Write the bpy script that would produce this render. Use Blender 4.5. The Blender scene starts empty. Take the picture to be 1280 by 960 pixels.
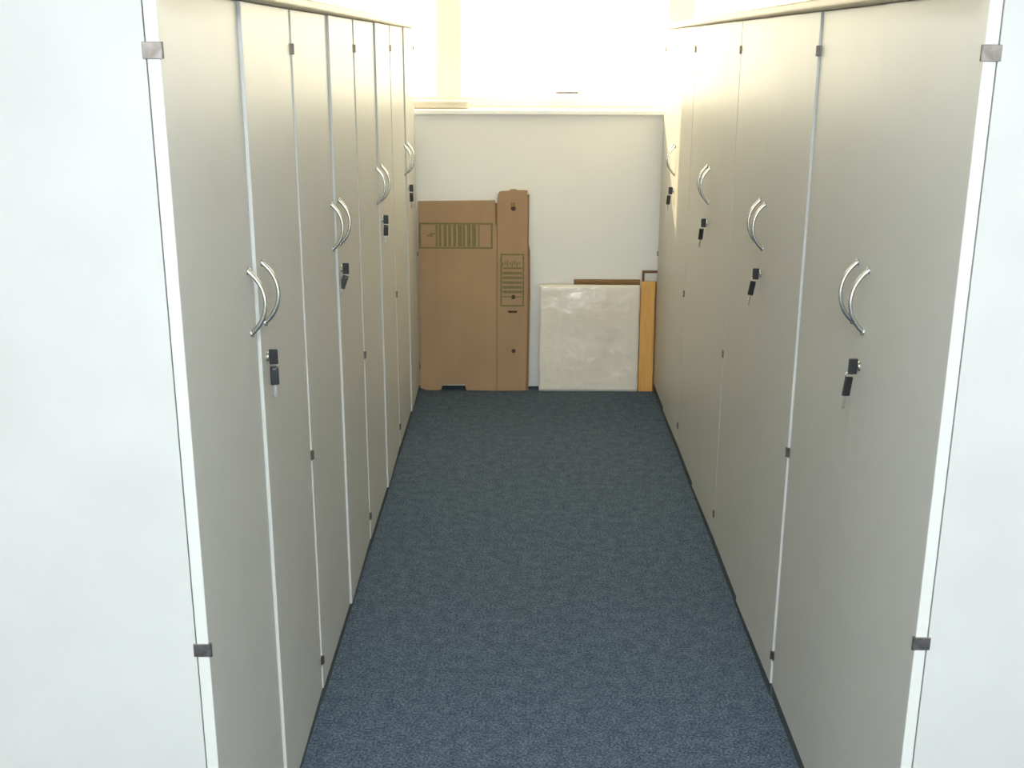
import bpy, bmesh, math, random
from mathutils import Matrix, Vector
random.seed(7)
S = bpy.context.scene
C = S.collection
R = math.radians

# ------------------------------------------------------------------ camera
F_PX = 1417.97                     # focal length for a 1280 px wide frame
PITCH, YAW, ROLL, EYE = 0.2888, 0.0088, 0.0034, 1.752
cam_d = bpy.data.cameras.new('camera')
cam = bpy.data.objects.new('camera', cam_d); C.objects.link(cam)
cam_d.sensor_fit = 'HORIZONTAL'; cam_d.sensor_width = 36.0
cam_d.lens = 36.0 * F_PX / 1280.0
cam_d.clip_start = 0.02; cam_d.clip_end = 200
rz = Matrix.Rotation(YAW, 3, 'Z')
f = rz @ Vector((0, math.cos(PITCH), -math.sin(PITCH)))
u = rz @ Vector((0, math.sin(PITCH), math.cos(PITCH)))
x = rz @ Vector((1, 0, 0))
cr, sr = math.cos(ROLL), math.sin(ROLL)
x, u = x * cr + u * sr, u * cr - x * sr
M3 = Matrix((x, u, -f)).transposed()
cam.matrix_world = Matrix.Translation((0, 0, EYE)) @ M3.to_4x4()
S.camera = cam

# ------------------------------------------------------------------ light
S.view_settings.view_transform = 'Standard'
S.view_settings.look = 'None'
S.view_settings.gamma = 1.0
S.view_settings.use_curve_mapping = False
S.view_settings.exposure = 0.09
S.cycles.use_denoising = True
S.cycles.max_bounces = 14
S.cycles.diffuse_bounces = 8
S.cycles.transparent_max_bounces = 16
S.cycles.sample_clamp_indirect = 12.0

SKY = 10.0
LAMP_E = 42.0      # emission of the added fill lamps
w = bpy.data.worlds.new('sky'); S.world = w; w.use_nodes = True
bg = w.node_tree.nodes['Background']
bg.inputs[0].default_value = (0.92, 0.96, 1.0, 1); bg.inputs[1].default_value = SKY

sun_d = bpy.data.lights.new('sun', 'SUN'); sun = bpy.data.objects.new('sun', sun_d); C.objects.link(sun)
sun_d.energy = 8.0; sun_d.angle = R(1.3); sun_d.color = (1.0, 0.92, 0.76)
sun.rotation_euler = Vector((1.03, -1.0, -.75)).to_track_quat('-Z', 'Y').to_euler()

WY = 5.86          # room face of the window wall
WALL_T = 0.30
SILL = 1.445
WIN_TOP = 2.50
RY = -3.6          # rear wall
RX0, RX1 = -2.6, 2.8
CEIL = 2.70
RWX0, RWX1, RWZ0, RWZ1 = -1.9, 2.1, .35, 2.40      # opening of the added rear window

def portal(name, loc, rot, sx, sy):
    d = bpy.data.lights.new(name, 'AREA'); o = bpy.data.objects.new(name, d); C.objects.link(o)
    d.shape = 'RECTANGLE'; d.size = sx; d.size_y = sy; d.cycles.is_portal = True
    o.location = loc; o.rotation_euler = rot
portal('window_daylight', (0.1, WY + WALL_T + 0.02, (SILL + WIN_TOP) / 2), (R(-90), 0, 0), 5.2, WIN_TOP - SILL)

portal('added_rear_daylight', ((RWX0 + RWX1) / 2, RY - 0.32, (RWZ0 + RWZ1) / 2), (R(90), 0, 0), RWX1 - RWX0, RWZ1 - RWZ0)

# ------------------------------------------------------------------ materials
def rgb(r, g, b):
    def c(v):
        v /= 255.0
        return v / 12.92 if v <= 0.04045 else ((v + 0.055) / 1.055) ** 2.4
    return (c(r), c(g), c(b), 1)

def mat(name, col, rough=0.5, metal=0.0, spec=0.5, noise=None, bump=None, coat=0.0):
    m = bpy.data.materials.new(name); m.use_nodes = True
    nt = m.node_tree; b = nt.nodes['Principled BSDF']
    b.inputs['Base Color'].default_value = col
    b.inputs['Roughness'].default_value = rough
    b.inputs['Metallic'].default_value = metal
    b.inputs['Specular IOR Level'].default_value = spec
    b.inputs['Coat Weight'].default_value = coat
    tc = nt.nodes.new('ShaderNodeTexCoord')
    if noise:
        sc, col2, stretch, lo, hi = noise
        mp = nt.nodes.new('ShaderNodeMapping'); mp.inputs['Scale'].default_value = stretch
        n = nt.nodes.new('ShaderNodeTexNoise'); n.inputs['Scale'].default_value = sc; n.inputs['Detail'].default_value = 5
        rp = nt.nodes.new('ShaderNodeValToRGB')
        rp.color_ramp.elements[0].position = lo; rp.color_ramp.elements[0].color = col
        rp.color_ramp.elements[1].position = hi; rp.color_ramp.elements[1].color = col2
        nt.links.new(tc.outputs['Object'], mp.inputs[0]); nt.links.new(mp.outputs[0], n.inputs['Vector'])
        nt.links.new(n.outputs['Fac'], rp.inputs[0]); nt.links.new(rp.outputs[0], b.inputs['Base Color'])
    if bump:
        sc, st, dist = bump
        n2 = nt.nodes.new('ShaderNodeTexNoise'); n2.inputs['Scale'].default_value = sc; n2.inputs['Detail'].default_value = 4
        bp = nt.nodes.new('ShaderNodeBump'); bp.inputs['Strength'].default_value = st; bp.inputs['Distance'].default_value = dist
        nt.links.new(tc.outputs['Object'], n2.inputs['Vector']); nt.links.new(n2.outputs['Fac'], bp.inputs['Height'])
        nt.links.new(bp.outputs[0], b.inputs['Normal'])
    return m

LAM = mat('grey_white_laminate', rgb(187, 185, 178), 0.42, 0, 0.4, noise=(6, rgb(190, 188, 182), (1, 1, 1), .3, .7), bump=(900, .04, .0004))
SIDE = mat('white_side_laminate', rgb(184, 183, 180), 0.42, 0, 0.4, noise=(5, rgb(190, 189, 186), (1, 1, 1), .3, .7))
EDGE = mat('white_edge_band', rgb(196, 196, 191), 0.4, 0, 0.4, noise=(9, rgb(200, 200, 195), (1, 1, 1), .3, .7))
BEECH = mat('beige_wood_board', rgb(196, 180, 150), 0.45, 0, 0.4, noise=(9, rgb(208, 194, 166), (8, .6, 8), .3, .7))
PLINTH = mat('dark_plinth', rgb(62, 70, 72), 0.7, noise=(30, rgb(70, 78, 80), (1, 1, 1), .3, .7))
STEEL = mat('satin_nickel', rgb(205, 204, 198), 0.24, 1.0, noise=(40, rgb(214, 212, 206), (1, 1, 6), .3, .7))
HINGE = mat('dull_hinge_steel', rgb(120, 112, 108), 0.38, 1.0, noise=(60, rgb(150, 142, 138), (1, 1, 1), .3, .7))
BLACK = mat('black_key_plastic', rgb(26, 27, 30), 0.35, noise=(80, rgb(32, 33, 36), (1, 1, 1), .3, .7))
WALL = mat('white_wall_paint', rgb(240, 239, 233), 0.85, 0, 0.2, noise=(3, rgb(242, 241, 236), (1, 1, 1), .3, .7), bump=(220, .12, .001))
CEILM = mat('white_ceiling_paint', rgb(244, 242, 236), 0.9, 0, 0.2, noise=(3, rgb(246, 244, 240), (1, 1, 1), .3, .7))
FRAME = mat('cream_window_frame', rgb(238, 236, 216), 0.4, noise=(5, rgb(240, 238, 222), (1, 1, 1), .3, .7))
SILLM = mat('white_sill', rgb(245, 244, 238), 0.35, noise=(5, rgb(247, 246, 240), (1, 1, 1), .3, .7))
BLOCK = mat('grey_beige_strip', rgb(196, 188, 172), 0.6, noise=(7, rgb(204, 196, 182), (1, 1, 1), .3, .7))
CARD = mat('brown_cardboard', rgb(176, 146, 114), 0.85, 0, 0.2, noise=(7, rgb(168, 139, 110), (1, 1, .4), .35, .65), bump=(60, .12, .002))
CARD_E = mat('cardboard_cut_edge', rgb(138, 106, 74), 0.9, 0, 0.2, noise=(120, rgb(158, 124, 88), (1, 1, 1), .35, .65))
GREEN = mat('green_carton_print', rgb(120, 114, 78), 0.85, 0, 0.2, noise=(90, rgb(136, 124, 88), (1, 1, 1), .35, .65))
DARKH = mat('carton_hole_shade', rgb(66, 50, 38), 0.9, noise=(90, rgb(76, 58, 44), (1, 1, 1), .35, .65))  # dark colour standing for the shade inside the carton's holes
WRAP = mat('white_plastic_wrap', rgb(234, 224, 207), 0.2, 0, 0.5, noise=(4, rgb(240, 232, 218), (1, 1, 1), .3, .7), bump=(16, .4, .012), coat=0.5)
PINE = mat('orange_pine', rgb(232, 178, 98), 0.5, 0, 0.4, noise=(10, rgb(220, 164, 84), (9, 9, .5), .35, .65))
BROWN = mat('brown_wood', rgb(150, 112, 66), 0.55, 0, 0.4, noise=(14, rgb(128, 92, 54), (1, 9, 9), .35, .65))
DKBROWN = mat('dark_brown_wood', rgb(118, 78, 48), 0.5, 0, 0.4, noise=(14, rgb(100, 66, 42), (1, 9, 9), .35, .65))
PAPER = mat('white_backing', rgb(222, 220, 212), 0.8, noise=(14, rgb(226, 224, 218), (1, 1, 1), .35, .65))

def carpet_mat():
    m = bpy.data.materials.new('blue_grey_carpet'); m.use_nodes = True
    nt = m.node_tree; b = nt.nodes['Principled BSDF']; L = nt.links
    b.inputs['Roughness'].default_value = 0.95; b.inputs['Specular IOR Level'].default_value = 0.1
    tc = nt.nodes.new('ShaderNodeTexCoord')
    n1 = nt.nodes.new('ShaderNodeTexNoise'); n1.inputs['Scale'].default_value = 150; n1.inputs['Detail'].default_value = 3
    r1 = nt.nodes.new('ShaderNodeValToRGB'); e = r1.color_ramp.elements
    e[0].position = .33; e[0].color = rgb(58, 71, 86)
    e[1].position = .68; e[1].color = rgb(112, 125, 138)
    k = r1.color_ramp.elements.new(.5); k.color = rgb(82, 97, 114)
    n2 = nt.nodes.new('ShaderNodeTexNoise'); n2.inputs['Scale'].default_value = 26; n2.inputs['Detail'].default_value = 6
    r2 = nt.nodes.new('ShaderNodeValToRGB'); e = r2.color_ramp.elements
    e[0].position = .36; e[0].color = (.80, .80, .80, 1); e[1].position = .66; e[1].color = (1.12, 1.10, 1.06, 1)
    mx = nt.nodes.new('ShaderNodeMix'); mx.data_type = 'RGBA'; mx.blend_type = 'MULTIPLY'; mx.inputs[0].default_value = 1
    bp = nt.nodes.new('ShaderNodeBump'); bp.inputs['Strength'].default_value = .6; bp.inputs['Distance'].default_value = .004
    for n in (n1, n2): L.new(tc.outputs['Object'], n.inputs['Vector'])
    L.new(n1.outputs['Fac'], r1.inputs[0]); L.new(n2.outputs['Fac'], r2.inputs[0])
    L.new(r1.outputs[0], mx.inputs[6]); L.new(r2.outputs[0], mx.inputs[7]); L.new(mx.outputs[2], b.inputs['Base Color'])
    L.new(n1.outputs['Fac'], bp.inputs['Height']); L.new(bp.outputs[0], b.inputs['Normal'])
    return m
CARPET = carpet_mat()

def glass_mat(name, tint):
    m = bpy.data.materials.new(name); m.use_nodes = True
    nt = m.node_tree; nt.nodes.remove(nt.nodes['Principled BSDF'])
    out = nt.nodes['Material Output']
    t = nt.nodes.new('ShaderNodeBsdfTransparent'); t.inputs[0].default_value = tint
    g = nt.nodes.new('ShaderNodeBsdfGlossy'); g.inputs['Roughness'].default_value = .02
    mx = nt.nodes.new('ShaderNodeMixShader'); mx.inputs[0].default_value = .06
    nt.links.new(t.outputs[0], mx.inputs[1]); nt.links.new(g.outputs[0], mx.inputs[2]); nt.links.new(mx.outputs[0], out.inputs[0])
    return m
GLASS = glass_mat('clear_window_glass', (.95, .97, .97, 1))
GLASS_WARM = glass_mat('daylight_warming_glass', (.95, .89, .75, 1))  # tint added so daylight from the far window comes in warm

# ------------------------------------------------------------------ mesh helpers
class B:
    """collects boxes and tubes into one bmesh"""
    def __init__(s): s.bm = bmesh.new()
    def box(s, x0, x1, y0, y1, z0, z1, bev=0.0, seg=2):
        t = bmesh.new()
        bmesh.ops.create_cube(t, size=1)
        for v in t.verts:
            v.co = Vector((x0 + (v.co.x + .5) * (x1 - x0), y0 + (v.co.y + .5) * (y1 - y0), z0 + (v.co.z + .5) * (z1 - z0)))
        if bev: bmesh.ops.bevel(t, geom=t.edges[:], offset=bev, segments=seg, affect='EDGES', profile=.5)
        me = bpy.data.meshes.new('t'); t.to_mesh(me); t.free(); s.bm.from_mesh(me); bpy.data.meshes.remove(me)
        return s
    def tube(s, pts, rad, n=10, cap=True, closed=False):
        pts = [Vector(p) for p in pts]; rings = []; N = len(pts)
        rads = rad if isinstance(rad, (list, tuple)) else [rad] * N
        for i, p in enumerate(pts):
            if closed: d = pts[(i + 1) % N] - pts[i - 1]
            else: d = pts[min(i + 1, N - 1)] - pts[max(i - 1, 0)]
            d.normalize()
            a = d.cross(Vector((1, 0, 0)))
            if a.length < .1: a = d.cross(Vector((0, 0, 1)))
            a.normalize(); b = d.cross(a)
            rings.append([s.bm.verts.new(p + (a * math.cos(2 * math.pi * k / n) + b * math.sin(2 * math.pi * k / n)) * rads[i]) for k in range(n)])
        for i in range(N if closed else N - 1):
            r0, r1 = rings[i], rings[(i + 1) % N]
            for k in range(n): s.bm.faces.new((r0[k], r0[(k + 1) % n], r1[(k + 1) % n], r1[k]))
        if cap and not closed:
            s.bm.faces.new(rings[0]); s.bm.faces.new(rings[-1])
        return s
    def mesh(s, name, m, smooth=False):
        bmesh.ops.recalc_face_normals(s.bm, faces=s.bm.faces[:])
        me = bpy.data.meshes.new(name); s.bm.to_mesh(me); s.bm.free(); me.materials.append(m)
        if smooth:
            for p in me.polygons: p.use_smooth = True
        return me

def obj(name, me, parent=None, loc=(0, 0, 0), rot=(0, 0, 0)):
    o = bpy.data.objects.new(name, me); C.objects.link(o)
    if parent: o.parent = parent
    o.location = loc; o.rotation_euler = rot
    return o
def tag(o, label, cat, group=None):
    o['label'] = label; o['category'] = cat
    if group: o['group'] = group
    return o
def struct(name, me, label, cat, parent=None):
    o = obj(name, me, parent); o['kind'] = 'structure'; o['label'] = label; o['category'] = cat
    return o
def prism(pts, y0, y1, m, name):
    """outline (x, z) extruded from y0 to y1"""
    bm = bmesh.new()
    a = [bm.verts.new((px, y0, pz)) for px, pz in pts]; b = [bm.verts.new((px, y1, pz)) for px, pz in pts]
    bm.faces.new(a); bm.faces.new(b[::-1]); n = len(pts)
    for i in range(n): bm.faces.new((a[i], a[(i + 1) % n], b[(i + 1) % n], b[i]))
    bmesh.ops.recalc_face_normals(bm, faces=bm.faces[:])
    me = bpy.data.meshes.new(name); bm.to_mesh(me); bm.free(); me.materials.append(m)
    return me

# ------------------------------------------------------------------ room shell
struct('floor', B().box(RX0, RX1, RY, WY, -.05, 0).mesh('floor', CARPET), 'blue-grey speckled carpet floor of the aisle', 'floor')
struct('ceiling', B().box(RX0 - .2, RX1 + .2, RY - .3, WY + .3, CEIL, CEIL + .1).mesh('ceiling', CEILM), 'white painted ceiling above the cabinets', 'ceiling')
struct('wall_left', B().box(RX0 - .2, RX0, RY - .3, WY + .3, -.05, CEIL).mesh('wall_left', WALL), 'white wall behind the left cabinet row', 'wall')
struct('wall_right', B().box(RX1, RX1 + .2, RY - .3, WY + .3, -.05, CEIL).mesh('wall_right', WALL), 'white wall behind the right cabinet row', 'wall')
b = B()
b.box(RX0, RX1, WY, WY + WALL_T, -.05, SILL - .02); b.box(RX0, RX1, WY, WY + WALL_T, WIN_TOP, CEIL)
struct('wall_back', b.mesh('wall_back', WALL), 'off-white wall below the bright window at the aisle end', 'wall')
b = B()
b.box(RX0, RX1, RY - .3, RY, -.05, RWZ0).box(RX0, RX1, RY - .3, RY, RWZ1, CEIL)
b.box(RX0, RWX0, RY - .3, RY, RWZ0, RWZ1).box(RWX1, RX1, RY - .3, RY, RWZ0, RWZ1)
struct('wall_front', b.mesh('wall_front', WALL), 'white wall with an added window behind the viewer', 'wall')

struct('added_sun_blocker', B().box(-1.70, -1.58, WY + WALL_T, WY + WALL_T + 1.2, -.05, 3.2).mesh('added_sun_blocker', WALL), 'added unseen pier outside the far window, blocking part of the sun', 'wall')  # added out of view to keep sun off the window's left panes

# far window: frame, sill, mullions, panes
def window(name, x0, x1, y, z0, z1, mulls, mw, label, glass):
    e = bpy.data.objects.new(name, None); C.objects.link(e)
    e['kind'] = 'structure'; e['label'] = label; e['category'] = 'window'
    fr = B(); d = .07
    fr.box(x0, x1, y, y + d, z0, z0 + .055, .004); fr.box(x0, x1, y, y + d, z1 - .055, z1, .004)
    fr.box(x0, x0 + .055, y, y + d, z0 + .055, z1 - .055, .004); fr.box(x1 - .055, x1, y, y + d, z0 + .055, z1 - .055, .004)
    obj('window_frame', fr.mesh('window_frame', FRAME), e)
    xs = [x0] + list(mulls) + [x1]
    for mx in mulls:
        obj('mullion', B().box(mx - mw / 2, mx + mw / 2, y - .01, y + d + .01, z0 + .01, z1 - .01, .006).mesh('mullion', FRAME), e)
    for i in range(len(xs) - 1):
        obj('pane', B().box(xs[i] + .03, xs[i + 1] - .03, y + .03, y + .036, z0 + .03, z1 - .03).mesh('pane', glass), e)
    return e
FWY = WY + .20
w1 = window('window_1', RX0, RX1, FWY, SILL + .005, WIN_TOP, (-1.55, -.385, .80, 1.95), .13, 'bright wide window with pale frame above the aisle end wall', GLASS_WARM)
obj('window_sill', B().box(RX0, RX1, WY - .03, FWY + .01, SILL - .02, SILL + .005, .006).mesh('window_sill', SILLM), w1)
hb = B().box(.165, .285, FWY - .045, FWY - .03, SILL + .075, SILL + .088, .004).box(.175, .195, FWY - .032, FWY, SILL + .073, SILL + .09, .003)
obj('window_handle', hb.mesh('window_handle', HINGE), w1)['label'] = 'small grey metal window catch'

window('added_rear_window', RWX0, RWX1, RY - .2, RWZ0, RWZ1, (-.6, .8), .09, 'wide window added behind the viewer for cool fill light', GLASS)  # unseen window added to bring cool light onto the near side panels

tag(obj('sill_strip', B().box(-1.2, -.275, WY + .03, WY + .16, SILL + .005, SILL + .045, .012, 3).mesh('sill_strip', BLOCK)),
    'low grey-beige rounded strip lying on the left part of the window sill', 'strip')

# ------------------------------------------------------------------ cabinets
CW, CD = 1.0, .45
Z0, Z1 = .042, 1.835          # door bottom and top
HZ = (1.7455, .732, .132)     # hinge heights
DT = .021                     # door thickness

def arc_handle():
    rr, sag, hc = .0800, .032, .064
    a0 = math.asin(hc / rr); pts = []
    for i in range(21):
        a = -a0 + 2 * a0 * i / 20
        pts.append((0, -(rr * math.cos(a) - (rr - sag)), rr * math.sin(a)))
    pts = [(0, .004, -hc - .001)] + pts + [(0, .004, hc + .001)]
    rad = [.0058] + [.0052 - .0008 * math.sin(math.pi * i / 20) for i in range(21)] + [.0058]
    b = B().tube(pts, rad, 10)
    for s in (-1, 1):
        b.tube([(0, .001, s * hc), (0, -.003, s * (hc - .0015))], .0078, 12)
    return b.mesh('handle', STEEL, True)
ME = {}
ME['handle'] = arc_handle()
dw = CW / 2 - .003 - .0012
ME['door_l'] = B().box(0, dw, 0, DT, Z0, Z1, .0016).mesh('door', LAM)
ME['door_r'] = B().box(-dw, 0, 0, DT, Z0, Z1, .0016).mesh('door', LAM)
for k in ('door_l', 'door_r'):       # the four narrow edges carry a whiter edge band
    me = ME[k]; me.materials.append(EDGE)
    for p in me.polygons:
        if abs(p.normal.y) < .5: p.material_index = 1
ME['side_panel'] = B().box(-.009, .009, DT + .0018, CD, .0, Z1, .0008).mesh('side_panel', SIDE)
ME['top_panel'] = B().box(-CW / 2 + .019, CW / 2 - .019, DT + .0018, CD, Z1 - .019, Z1).mesh('top_panel', SIDE)
ME['bottom_panel'] = B().box(-CW / 2 + .019, CW / 2 - .019, DT + .0018, CD, Z0 + .01, Z0 + .029).mesh('bottom_panel', SIDE)
ME['back_panel'] = B().box(-CW / 2 + .019, CW / 2 - .019, CD - .008, CD, Z0 + .03, Z1 - .02).mesh('back_panel', SIDE)
ME['plinth'] = B().box(-CW / 2 + .0035, CW / 2 - .0035, .004, .022, 0, Z0 - .002).mesh('plinth', PLINTH)
hb = B().box(-.0022, .0015, -.0025, DT + .006, -.0125, .0125, .0008)
hb.tube([(.0008, -.002, -.0125), (.0008, -.002, .0125)], .0032, 10)
hb.box(-.0028, -.0018, .003, .008, -.007, .001, .0004)
ME['hinge'] = hb.mesh('hinge', HINGE)
ME['lock'] = B().tube([(0, .002, 0), (0, -.002, 0), (0, -.0035, 0)], [.0105, .0105, .009], 18).tube([(0, -.003, 0), (0, -.0045, 0)], .006, 14).mesh('lock', STEEL)

# keys: one in the lock and a spare hanging from its ring
ME['key_blade'] = B().box(-.0009, .0009, -.016, .004, -.0035, .0035, .0003).mesh('key_blade', STEEL)
def key_head(wy, hz):
    b = B().box(-.0030, .0030, -wy, 0, -hz / 2, hz / 2, .0022, 3)
    return b.mesh('key_head', BLACK)
ME['key_head'] = key_head(.019, .033)
ME['spare_head'] = B().box(-.0030, .0030, -.009, .009, -.042, 0, .0024, 3).mesh('spare_key_head', BLACK)
ME['spare_blade'] = B().box(-.0009, .0009, -.0035, .0035, -.070, -.040, .0004).mesh('spare_key_blade', STEEL)
ring = [(0, .008 * math.cos(2 * math.pi * i / 18), .008 * math.sin(2 * math.pi * i / 18)) for i in range(18)]
ME['ring'] = B().tube(ring, .0009, 6, closed=True).mesh('key_ring', STEEL, True)

def cabinet(X, Y, rot, label, group, keylabel, keygroup, tilt, open_amt):
    e = bpy.data.objects.new('storage_cabinet', None); C.objects.link(e)
    e.location = (X, Y, 0); e.rotation_euler = (0, 0, rot); tag(e, label, 'cabinet', group)
    hw = CW / 2 - .003
    for s in (-1, 1): obj('side_panel', ME['side_panel'], e, (s * (hw - .009), 0, 0))
    for k in ('top_panel', 'bottom_panel', 'back_panel', 'plinth'): obj(k, ME[k], e)
    dl = obj('door', ME['door_l'], e, (-hw, 0, 0), (0, 0, 0))
    dr = obj('door', ME['door_r'], e, (hw, 0, 0), (0, 0, open_amt / dw))
    for d, s in ((dl, 1), (dr, -1)):
        obj('handle', ME['handle'], d, (s * (dw - .047), 0, 1.258))
        for z in HZ:
            h = obj('hinge', ME['hinge'], d, (0, 0, z))
            if s < 0: h.scale = (-1, 1, 1)
            h['label'] = 'small steel hinge'
    lk = obj('lock', ME['lock'], dr, (-(dw - .045), 0, 1.12)); lk['label'] = 'round chrome lock'
    # keys (a thing of their own, sitting in the lock)
    a = open_amt / dw
    lx = hw - (dw - .045) * math.cos(a); ly = -(dw - .045) * math.sin(a)
    kx = X + lx * math.cos(rot) - ly * math.sin(rot); ky = Y + lx * math.sin(rot) + ly * math.cos(rot)
    ky_off = -.014 if rot > 0 else -.021
    kt = bpy.data.objects.new('key_pair', None); C.objects.link(kt)
    kt.location = (kx, ky, 1.12); kt.rotation_euler = (0, 0, rot + a); tag(kt, keylabel, 'keys', keygroup)
    obj('key_blade', ME['key_blade'], kt)
    kh = obj('key_head', ME['key_head'], kt, (0, -.005, 0)); kh['label'] = 'black plastic key head'
    obj('key_ring', ME['ring'], kt, (.0, ky_off, -.020), (0, 0, 0))
    sh = obj('spare_key_head', ME['spare_head'], kt, (.003, ky_off, -.021), (tilt, 0, .3)); sh['label'] = 'black plastic head of the spare key'
    obj('spare_key_blade', ME['spare_blade'], kt, (.003, ky_off, -.021), (tilt, 0, .3))
    return e

ORD = ['nearest the viewer', 'second from the viewer', 'third from the viewer', 'at the window wall']
KORD = ['nearest', 'second', 'third', 'farthest']
XL, XR, YL0, YR0 = -.5475, .704, 1.773, 1.816
DXL = (0, .003, .006, .008)
DXR = (.002, -.003, -.003, -.003)
for k in range(4):
    cabinet(XL + DXL[k], YL0 + k + .5, R(90), 'white two-door storage cabinet of the left row, ' + ORD[k], 'cabinets of the left row',
            'black-headed keys hanging in the lock of the %s left cabinet' % KORD[k], 'keys in the left cabinet locks', (.0, .35, .05, .0)[k], .0068)
for k in range(4):
    cabinet(XR + DXR[k], YR0 + k + .5, R(-90), 'white two-door storage cabinet of the right row, ' + ORD[k], 'cabinets of the right row',
            'black-headed keys hanging in the lock of the %s right cabinet' % KORD[k], 'keys in the right cabinet locks', (-.12, -.18, -.1, -.1)[k], .006)

# continuous cover boards on the two rows, with a rounded front edge
def cover(name, xa, xb, ya, yb, label):
    b = B().box(xa, xb, ya, yb, Z1 + .001, Z1 + .027, .009, 4)
    tag(obj(name, b.mesh(name, BEECH)), label, 'board', 'cover boards on the cabinet rows')
cover('cover_board', XL - CD - .01, XL + .032, YL0 - .01, YL0 + 4.01, 'long beige wood cover board lying along the left cabinet row')
cover('cover_board', XR - .032, XR + CD + .01, YR0 - .01, YR0 + 4.01, 'long beige wood cover board lying along the right cabinet row')

# ------------------------------------------------------------------ unseen lamps added above and behind the viewer as cool fill
def emit(name, col, st):
    m = bpy.data.materials.new(name); m.use_nodes = True
    b = m.node_tree.nodes['Principled BSDF']; b.inputs['Base Color'].default_value = (.9, .9, .9, 1)
    b.inputs['Emission Color'].default_value = col; b.inputs['Emission Strength'].default_value = st
    return m
LAMP = emit('cool_fill_emission', (.86, .95, 1.0, 1), LAMP_E)  # glow of the added lamps, cool fill for the near cabinets
hb = B().box(-.17, -.155, -.62, .62, -.075, 0, .002).box(.155, .17, -.62, .62, -.075, 0, .002)
hb.box(-.155, .155, -.62, -.605, -.075, 0, .002).box(-.155, .155, .605, .62, -.075, 0, .002).box(-.155, .155, -.605, .605, -.012, 0)
HOUSE = hb.mesh('housing', EDGE)
DIFF = B().box(-.153, .153, -.603, .603, -.07, -.06).mesh('diffuser', LAMP)
for ly, where in ((.35, 'above the aisle mouth'), (-1.9, 'far behind the viewer')):
    e = bpy.data.objects.new('added_fill_lamp', None); C.objects.link(e); e.location = (.08, ly, CEIL - .001)
    tag(e, 'added cool-white fill lamp in white housing under the ceiling, %s' % where, 'lamp', 'added fill lamps')
    obj('housing', HOUSE, e); obj('diffuser', DIFF, e)

# ------------------------------------------------------------------ things leaning on the end wall
def lean(name, x, yb, yt, h, label, cat):
    """empty at the foot; local z runs up the leaning sheet, local -y faces the viewer"""
    e = bpy.data.objects.new(name, None); C.objects.link(e)
    e.location = (x, yb, .001); e.rotation_euler = (-math.asin((yt - yb) / h), 0, 0)
    return tag(e, label, cat)

# flattened cardboard carton
ct = lean('flattened_carton', -.5375, 5.765, 5.842, 1.05, 'flattened brown cardboard carton with green print leaning on the end wall', 'carton')
main = [(0, .012), (.05, .0), (.11, .004), (.118, .03), (.235, .034), (.245, .002), (.405, .0), (.405, .87), (.398, .88), (.396, 1.0), (.0, .994)]
obj('main_panel', prism(main, 0, .006, CARD, 'main_panel'), ct)
flap = [(.408, .0), (.560, .003), (.566, .55), (.562, 1.052), (.512, 1.052), (.500, 1.058), (.478, 1.057), (.468, 1.050), (.420, 1.046), (.412, 1.034), (.408, 1.0)]
obj('side_flap', prism(flap, -.002, .005, CARD, 'side_flap'), ct)
back = [(.02, .0), (.10, .0), (.10, .045), (.25, .045), (.25, .0), (.574, .0), (.577, .34), (.580, .50), (.577, .74), (.570, .78), (.571, 1.03), (.43, 1.03), (.42, .985), (.02, .985)]
obj('rear_layer', prism(back, .008, .016, CARD_E, 'rear_layer'), ct)
def printed(name, x0, x1, z0, z1, y, bars, vertical, extra=()):
    b = B(); t = .009; yy = (y - .0006, y + .0002)
    b.box(x0, x1, *yy, z0, z0 + t); b.box(x0, x1, *yy, z1 - t, z1); b.box(x0, x0 + t, *yy, z0 + t, z1 - t); b.box(x1 - t, x1, *yy, z0 + t, z1 - t)
    for p, q in bars:
        if vertical: b.box(p, q, *yy, z0 + .011, z1 - .010)
        else: b.box(x0 + .012, x1 - .012, *yy, p, q)
    for bx in extra: b.box(bx[0], bx[1], *yy, bx[2], bx[3])
    obj(name, b.mesh(name, GREEN), ct)['label'] = 'green printed label'
bars = [(.106 + i * .0245, .106 + i * .0245 + (.013, .016, .014, .016, .021, .013, .017, .020)[i]) for i in range(8)]
printed('printed_label', .004, .384, .752, .885, 0, bars, True, [(.090, .100, .763, .875), (.310, .316, .763, .875), (.045, .075, .815, .823), (.06, .088, .825, .832)])
bars2 = [(.522 + i * .0245, .522 + i * .0245 + .014) for i in range(5)]
wav = [(.432 + i * .0125, .439 + i * .0125, .662 + .008 * (i % 2), .682 + .010 * ((i * 7) % 3) * .5) for i in range(8)]
printed('printed_label', .424, .548, .452, .728, -.002, bars2 + [(.500, .506), (.648, .658)], False, wav)
for i, (hx, hz, r) in enumerate(((.490, .960, .013), (.492, .502, .011), (.494, .216, .011))):
    obj('hole_shade_disc', B().tube([(hx, -.0026, hz), (hx, .001, hz)], r, 14).mesh('hole_shade_disc', DARKH), ct)  # dark discs on the flap, shade of the holes put into colour
obj('hole_flap', B().box(.476, .500, -.0029, -.002, .968, .990, .0003).mesh('hole_flap', CARD_E), ct)
obj('slot_shade_patch', prism([(.462, .430), (.514, .430), (.508, .419), (.468, .419)], -.0028, .0, DARKH, 'slot_shade_patch'), ct)  # dark patch on the flap, painted as the slot's shade

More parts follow.
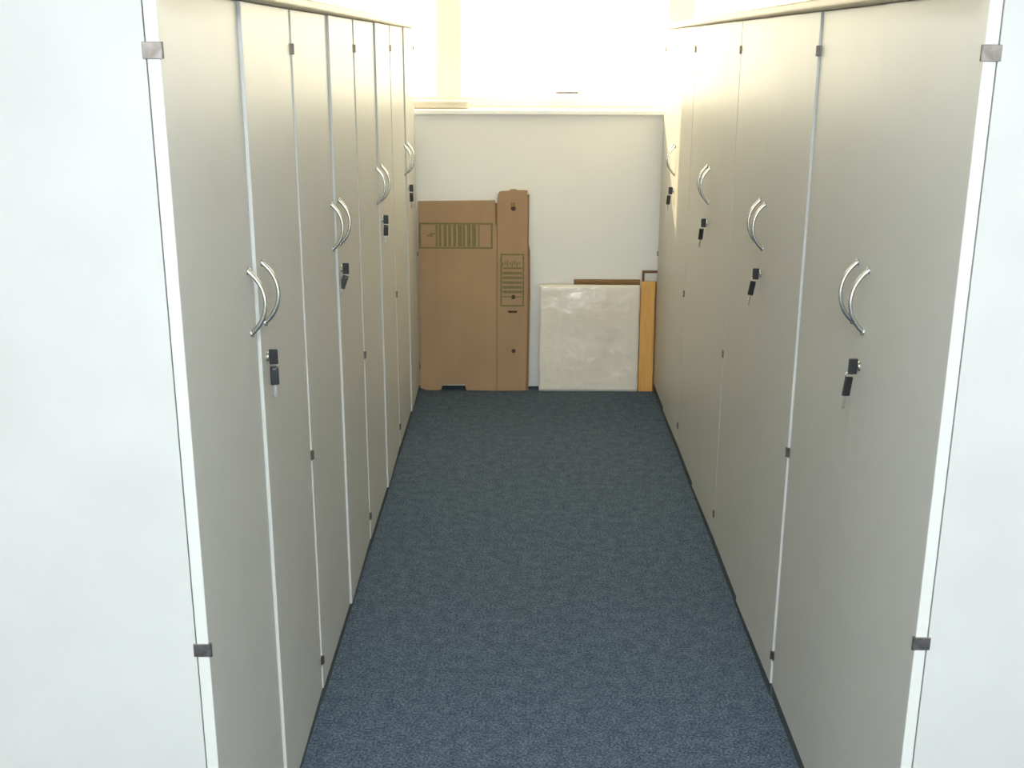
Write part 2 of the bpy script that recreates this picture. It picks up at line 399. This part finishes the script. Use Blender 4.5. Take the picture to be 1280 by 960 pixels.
# wrapped white panel
wp = lean('wrapped_panel', .092, 5.772, 5.805, .58, 'white panel wrapped in shiny crinkled plastic leaning on the wall beside the carton', 'panel')
bm = bmesh.new(); NX, NZ, W, H = 36, 36, .522, .566
from mathutils import noise as mn
grid = []
for j in range(NZ + 1):
    row = []
    for i in range(NX + 1):
        px, pz = W * i / NX, H * j / NZ
        edge = min(i, NX - i, j, NZ - j) / 5.0
        h = mn.noise(Vector((px * 9, pz * 6, 1.3))) * .004 + mn.noise(Vector((px * 22, pz * 17, 4.1))) * .0018
        row.append(bm.verts.new((px, -.004 + h * min(1, edge) , pz)))
    grid.append(row)
for j in range(NZ):
    for i in range(NX): bm.faces.new((grid[j][i], grid[j][i + 1], grid[j + 1][i + 1], grid[j + 1][i]))
me = bpy.data.meshes.new('plastic_wrap'); bm.to_mesh(me); bm.free(); me.materials.append(WRAP)
for p in me.polygons: p.use_smooth = True
pw = obj('plastic_wrap', me, wp); pw['label'] = 'shiny crinkled plastic front'
sm = pw.modifiers.new('thickness', 'SOLIDIFY'); sm.thickness = .002; sm.offset = 0
obj('panel_core', B().box(.001, W - .001, .003, .018, 0, H, .001).mesh('panel_core', PAPER), wp)

# orange pine board
pb = lean('pine_board', .612, 5.768, 5.812, .60, 'narrow upright orange pine board leaning between the white panel and the right cabinets', 'board')
obj('board', B().box(.006, .080, 0, .018, 0, .585, .0015).mesh('board', PINE), pb)
obj('edge_strip', B().box(.0805, .088, .002, .018, 0, .583, .001).mesh('edge_strip', BROWN), pb)

# brown board behind the white panel, only its top edge shows
bb = lean('brown_board', .270, 5.815, 5.842, .59, 'thin brown wooden board behind the white panel, only its top edge showing', 'board')
obj('board', B().box(0, .345, 0, .010, 0, .570, .001).mesh('board', BROWN), bb)
obj('top_edge', B().box(0, .345, -.002, .012, .5705, .588, .002).mesh('top_edge', BROWN), bb)

# brown framed sheet standing behind the pine board
fb = bpy.data.objects.new('picture_frame', None); C.objects.link(fb); fb.location = (.627, 5.846, .001)
tag(fb, 'thin dark brown frame with pale sheet, its corner showing above the pine board', 'frame')
FWD, FH, t = .42, .634, .012
obj('frame_rail', B().box(0, FWD, 0, .012, FH - t, FH, .001).mesh('frame_rail', DKBROWN), fb)
obj('frame_rail', B().box(0, FWD, 0, .012, 0, t, .001).mesh('frame_rail', DKBROWN), fb)
obj('frame_stile', B().box(0, t, 0, .012, t, FH - t, .001).mesh('frame_stile', DKBROWN), fb)
obj('frame_stile', B().box(FWD - t, FWD, 0, .012, t, FH - t, .001).mesh('frame_stile', DKBROWN), fb)
obj('backing_sheet', B().box(t, FWD - t, .005, .009, t, FH - t).mesh('backing_sheet', PAPER), fb)
